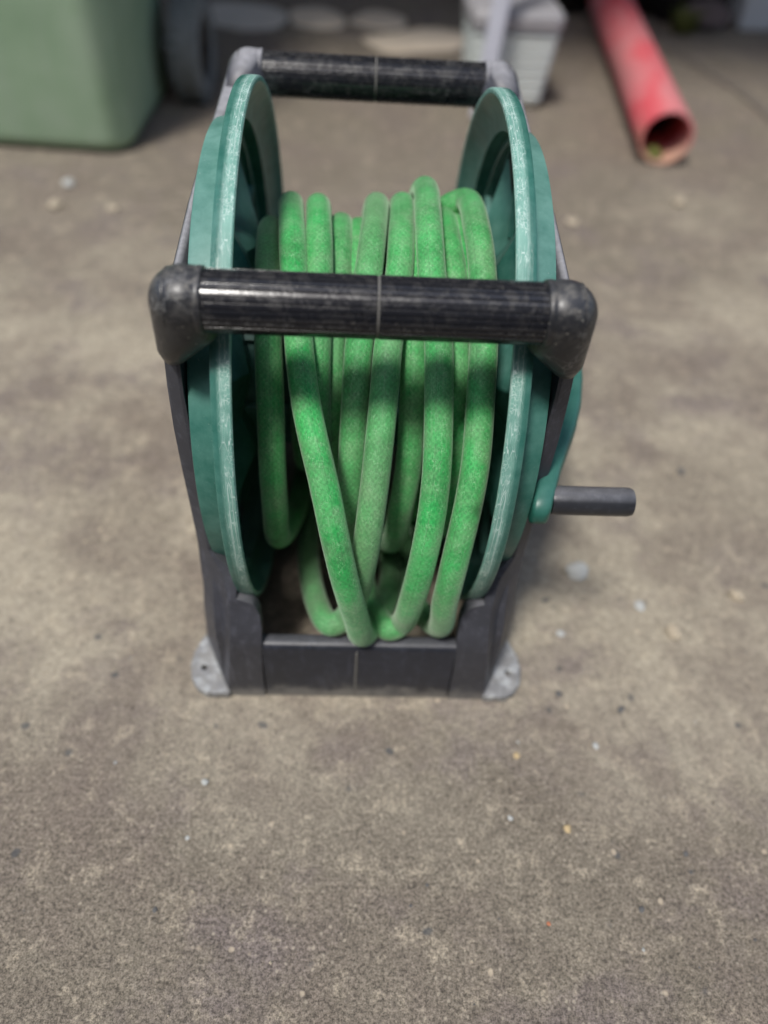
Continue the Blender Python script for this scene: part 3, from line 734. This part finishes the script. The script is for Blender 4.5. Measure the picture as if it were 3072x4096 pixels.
# ---------------------------------------------------------------- loose chips
def chip(x, y, sx, sy, sz, mat, label, seed, rot=0):
    bm = bmesh.new(); rock(bm, sx, sy, sz, (0, 0, sz*.75), seed, 2, rot)
    o = tag(obj('stone_chip', bm, mat, angle=50), label, 'stone chip', 'stone chips scattered on the concrete'); o.location = (x, y, 0)
CHIPS = [
(-0.1342, -0.319, 0.0034, 0.0032, 0.0015, 'w', 'white stone chip on the concrete in front of the reel, left of its near foot', 100, 0.0),
(0.2326, -0.2799, 0.004, 0.0033, 0.0018, 'w', 'long white stone chip lying off the right front foot of the reel', 101, 1.7),
(0.1543, -0.2903, 0.0035, 0.0034, 0.0016, 'o', 'rounded ochre stone chip just in front of the right foot of the reel', 102, 0.3),
(0.192, -0.3582, 0.0041, 0.004, 0.0019, 'o', 'largest ochre stone chip, in the open concrete in front of the reel', 103, 2.0),
(0.1414, -0.3492, 0.0025, 0.0029, 0.0011, 'w', 'small round white stone chip beside the largest ochre chip', 104, 0.6),
(0.1628, -0.4352, 0.0019, 0.0018, 0.0009, 'r', 'orange terracotta chip alone on the bare front concrete', 105, 2.3),
(-0.1422, -0.3685, 0.002, 0.0023, 0.0009, 'w', 'tiny white stone chip nearest the bottom left of the concrete', 106, 0.9),
(0.2523, -0.0691, 0.0133, 0.0153, 0.006, 'w', 'largest white stone chip, on the concrete below the crank handle', 107, 2.6),
(0.3447, -0.1485, 0.011, 0.0098, 0.005, 't', 'flat tan stone chip far to the right of the reel base', 108, 1.2),
(0.4309, -0.0983, 0.0105, 0.0086, 0.0047, 't', 'long tan stone chip at the right edge of the concrete', 109, 2.9),
(0.3957, 0.7615, 0.0139, 0.016, 0.0063, 't', 'round tan stone chip right of the crank side flange', 110, 1.5),
(0.3149, -0.1152, 0.0067, 0.0077, 0.003, 'w', 'grey white stone chip between the crank and the tan chips', 111, 0.1),
(0.2196, -0.1525, 0.0045, 0.0051, 0.002, 'w', 'small white stone chip beside the right rear of the reel base', 112, 1.8),
(-0.5544, 0.7375, 0.015, 0.0173, 0.0068, 't', 'buff stone chip on the concrete below the bin corner', 113, 0.4),
(-0.5504, 0.8237, 0.0139, 0.0123, 0.0063, 'w', 'flat grey white stone chip nearest the bin front', 114, 2.1),
(-0.4502, 0.7386, 0.0109, 0.0125, 0.0049, 't', 'small tan stone chip between the bin and the near left cap', 115, 0.7),
(0.6256, 0.8625, 0.0147, 0.0169, 0.0066, 't', 'tan stone chip in front of the red pipe mouth', 116, 2.4),
(0.2656, -0.2414, 0.0051, 0.0039, 0.0023, 'b', 'dark slate chip right of the front foot', 117, 1.0),
(0.2052, -0.2245, 0.0042, 0.004, 0.0019, 'b', 'dark slate chip touching the shadow by the right foot', 118, 2.7),
(0.4211, 0.1016, 0.0073, 0.0046, 0.0033, 'b', 'dark slate chip level with the crank handle', 119, 1.3),
(-0.1592, -0.4255, 0.0023, 0.0026, 0.001, 'b', 'dark slate chip on the left of the bare front concrete', 120, 3.0),
(0.243, -0.4241, 0.0035, 0.0027, 0.0016, 'b', 'dark slate chip on the right of the bare front concrete', 121, 1.6),
(0.2932, -0.379, 0.0029, 0.0027, 0.0013, 'b', 'small dark slate chip right of the largest ochre chip', 122, 0.2)]
for c_ in CHIPS: chip(c_[0], c_[1], c_[2], c_[3], c_[4], {'w': CH_WHITE, 'o': CH_OCHRE, 't': CH_TAN, 'r': CH_RED, 'b': CH_BLUE}[c_[5]], c_[6], c_[7], c_[8])
# grit nobody could count
bm = bmesh.new(); rg = random.Random(5)
for k in range(900):
    x = rg.uniform(-.75, .95); y = rg.uniform(-.62, 1.2); sz = rg.choice((.0006, .0008, .001, .0012, .0018))
    if abs(x) < .15 and abs(y) < .24: continue
    b0 = len(bm.verts)
    vv = [bm.verts.new((x+sz*rg.uniform(.6, 1.3)*dx, y+sz*rg.uniform(.6, 1.3)*dy, max(0, sz*.6+sz*rg.uniform(.6, 1.1)*dz))) for dx, dy, dz in ((1, 0, 0), (-1, 0, 0), (0, 1, 0), (0, -1, 0), (0, 0, 1))]
    mi = rg.choice((0, 0, 0, 1, 1, 2))
    for q in ((0, 2, 4), (2, 1, 4), (1, 3, 4), (3, 0, 4)):
        f = bm.faces.new([vv[i] for i in q]); f.material_index = mi
tag(obj('grit', bm, CH_TAN, smooth=False, mats=[CH_TAN, CH_BLUE, CH_WHITE]), 'loose grit scattered over the concrete', 'grit', kind='stuff')
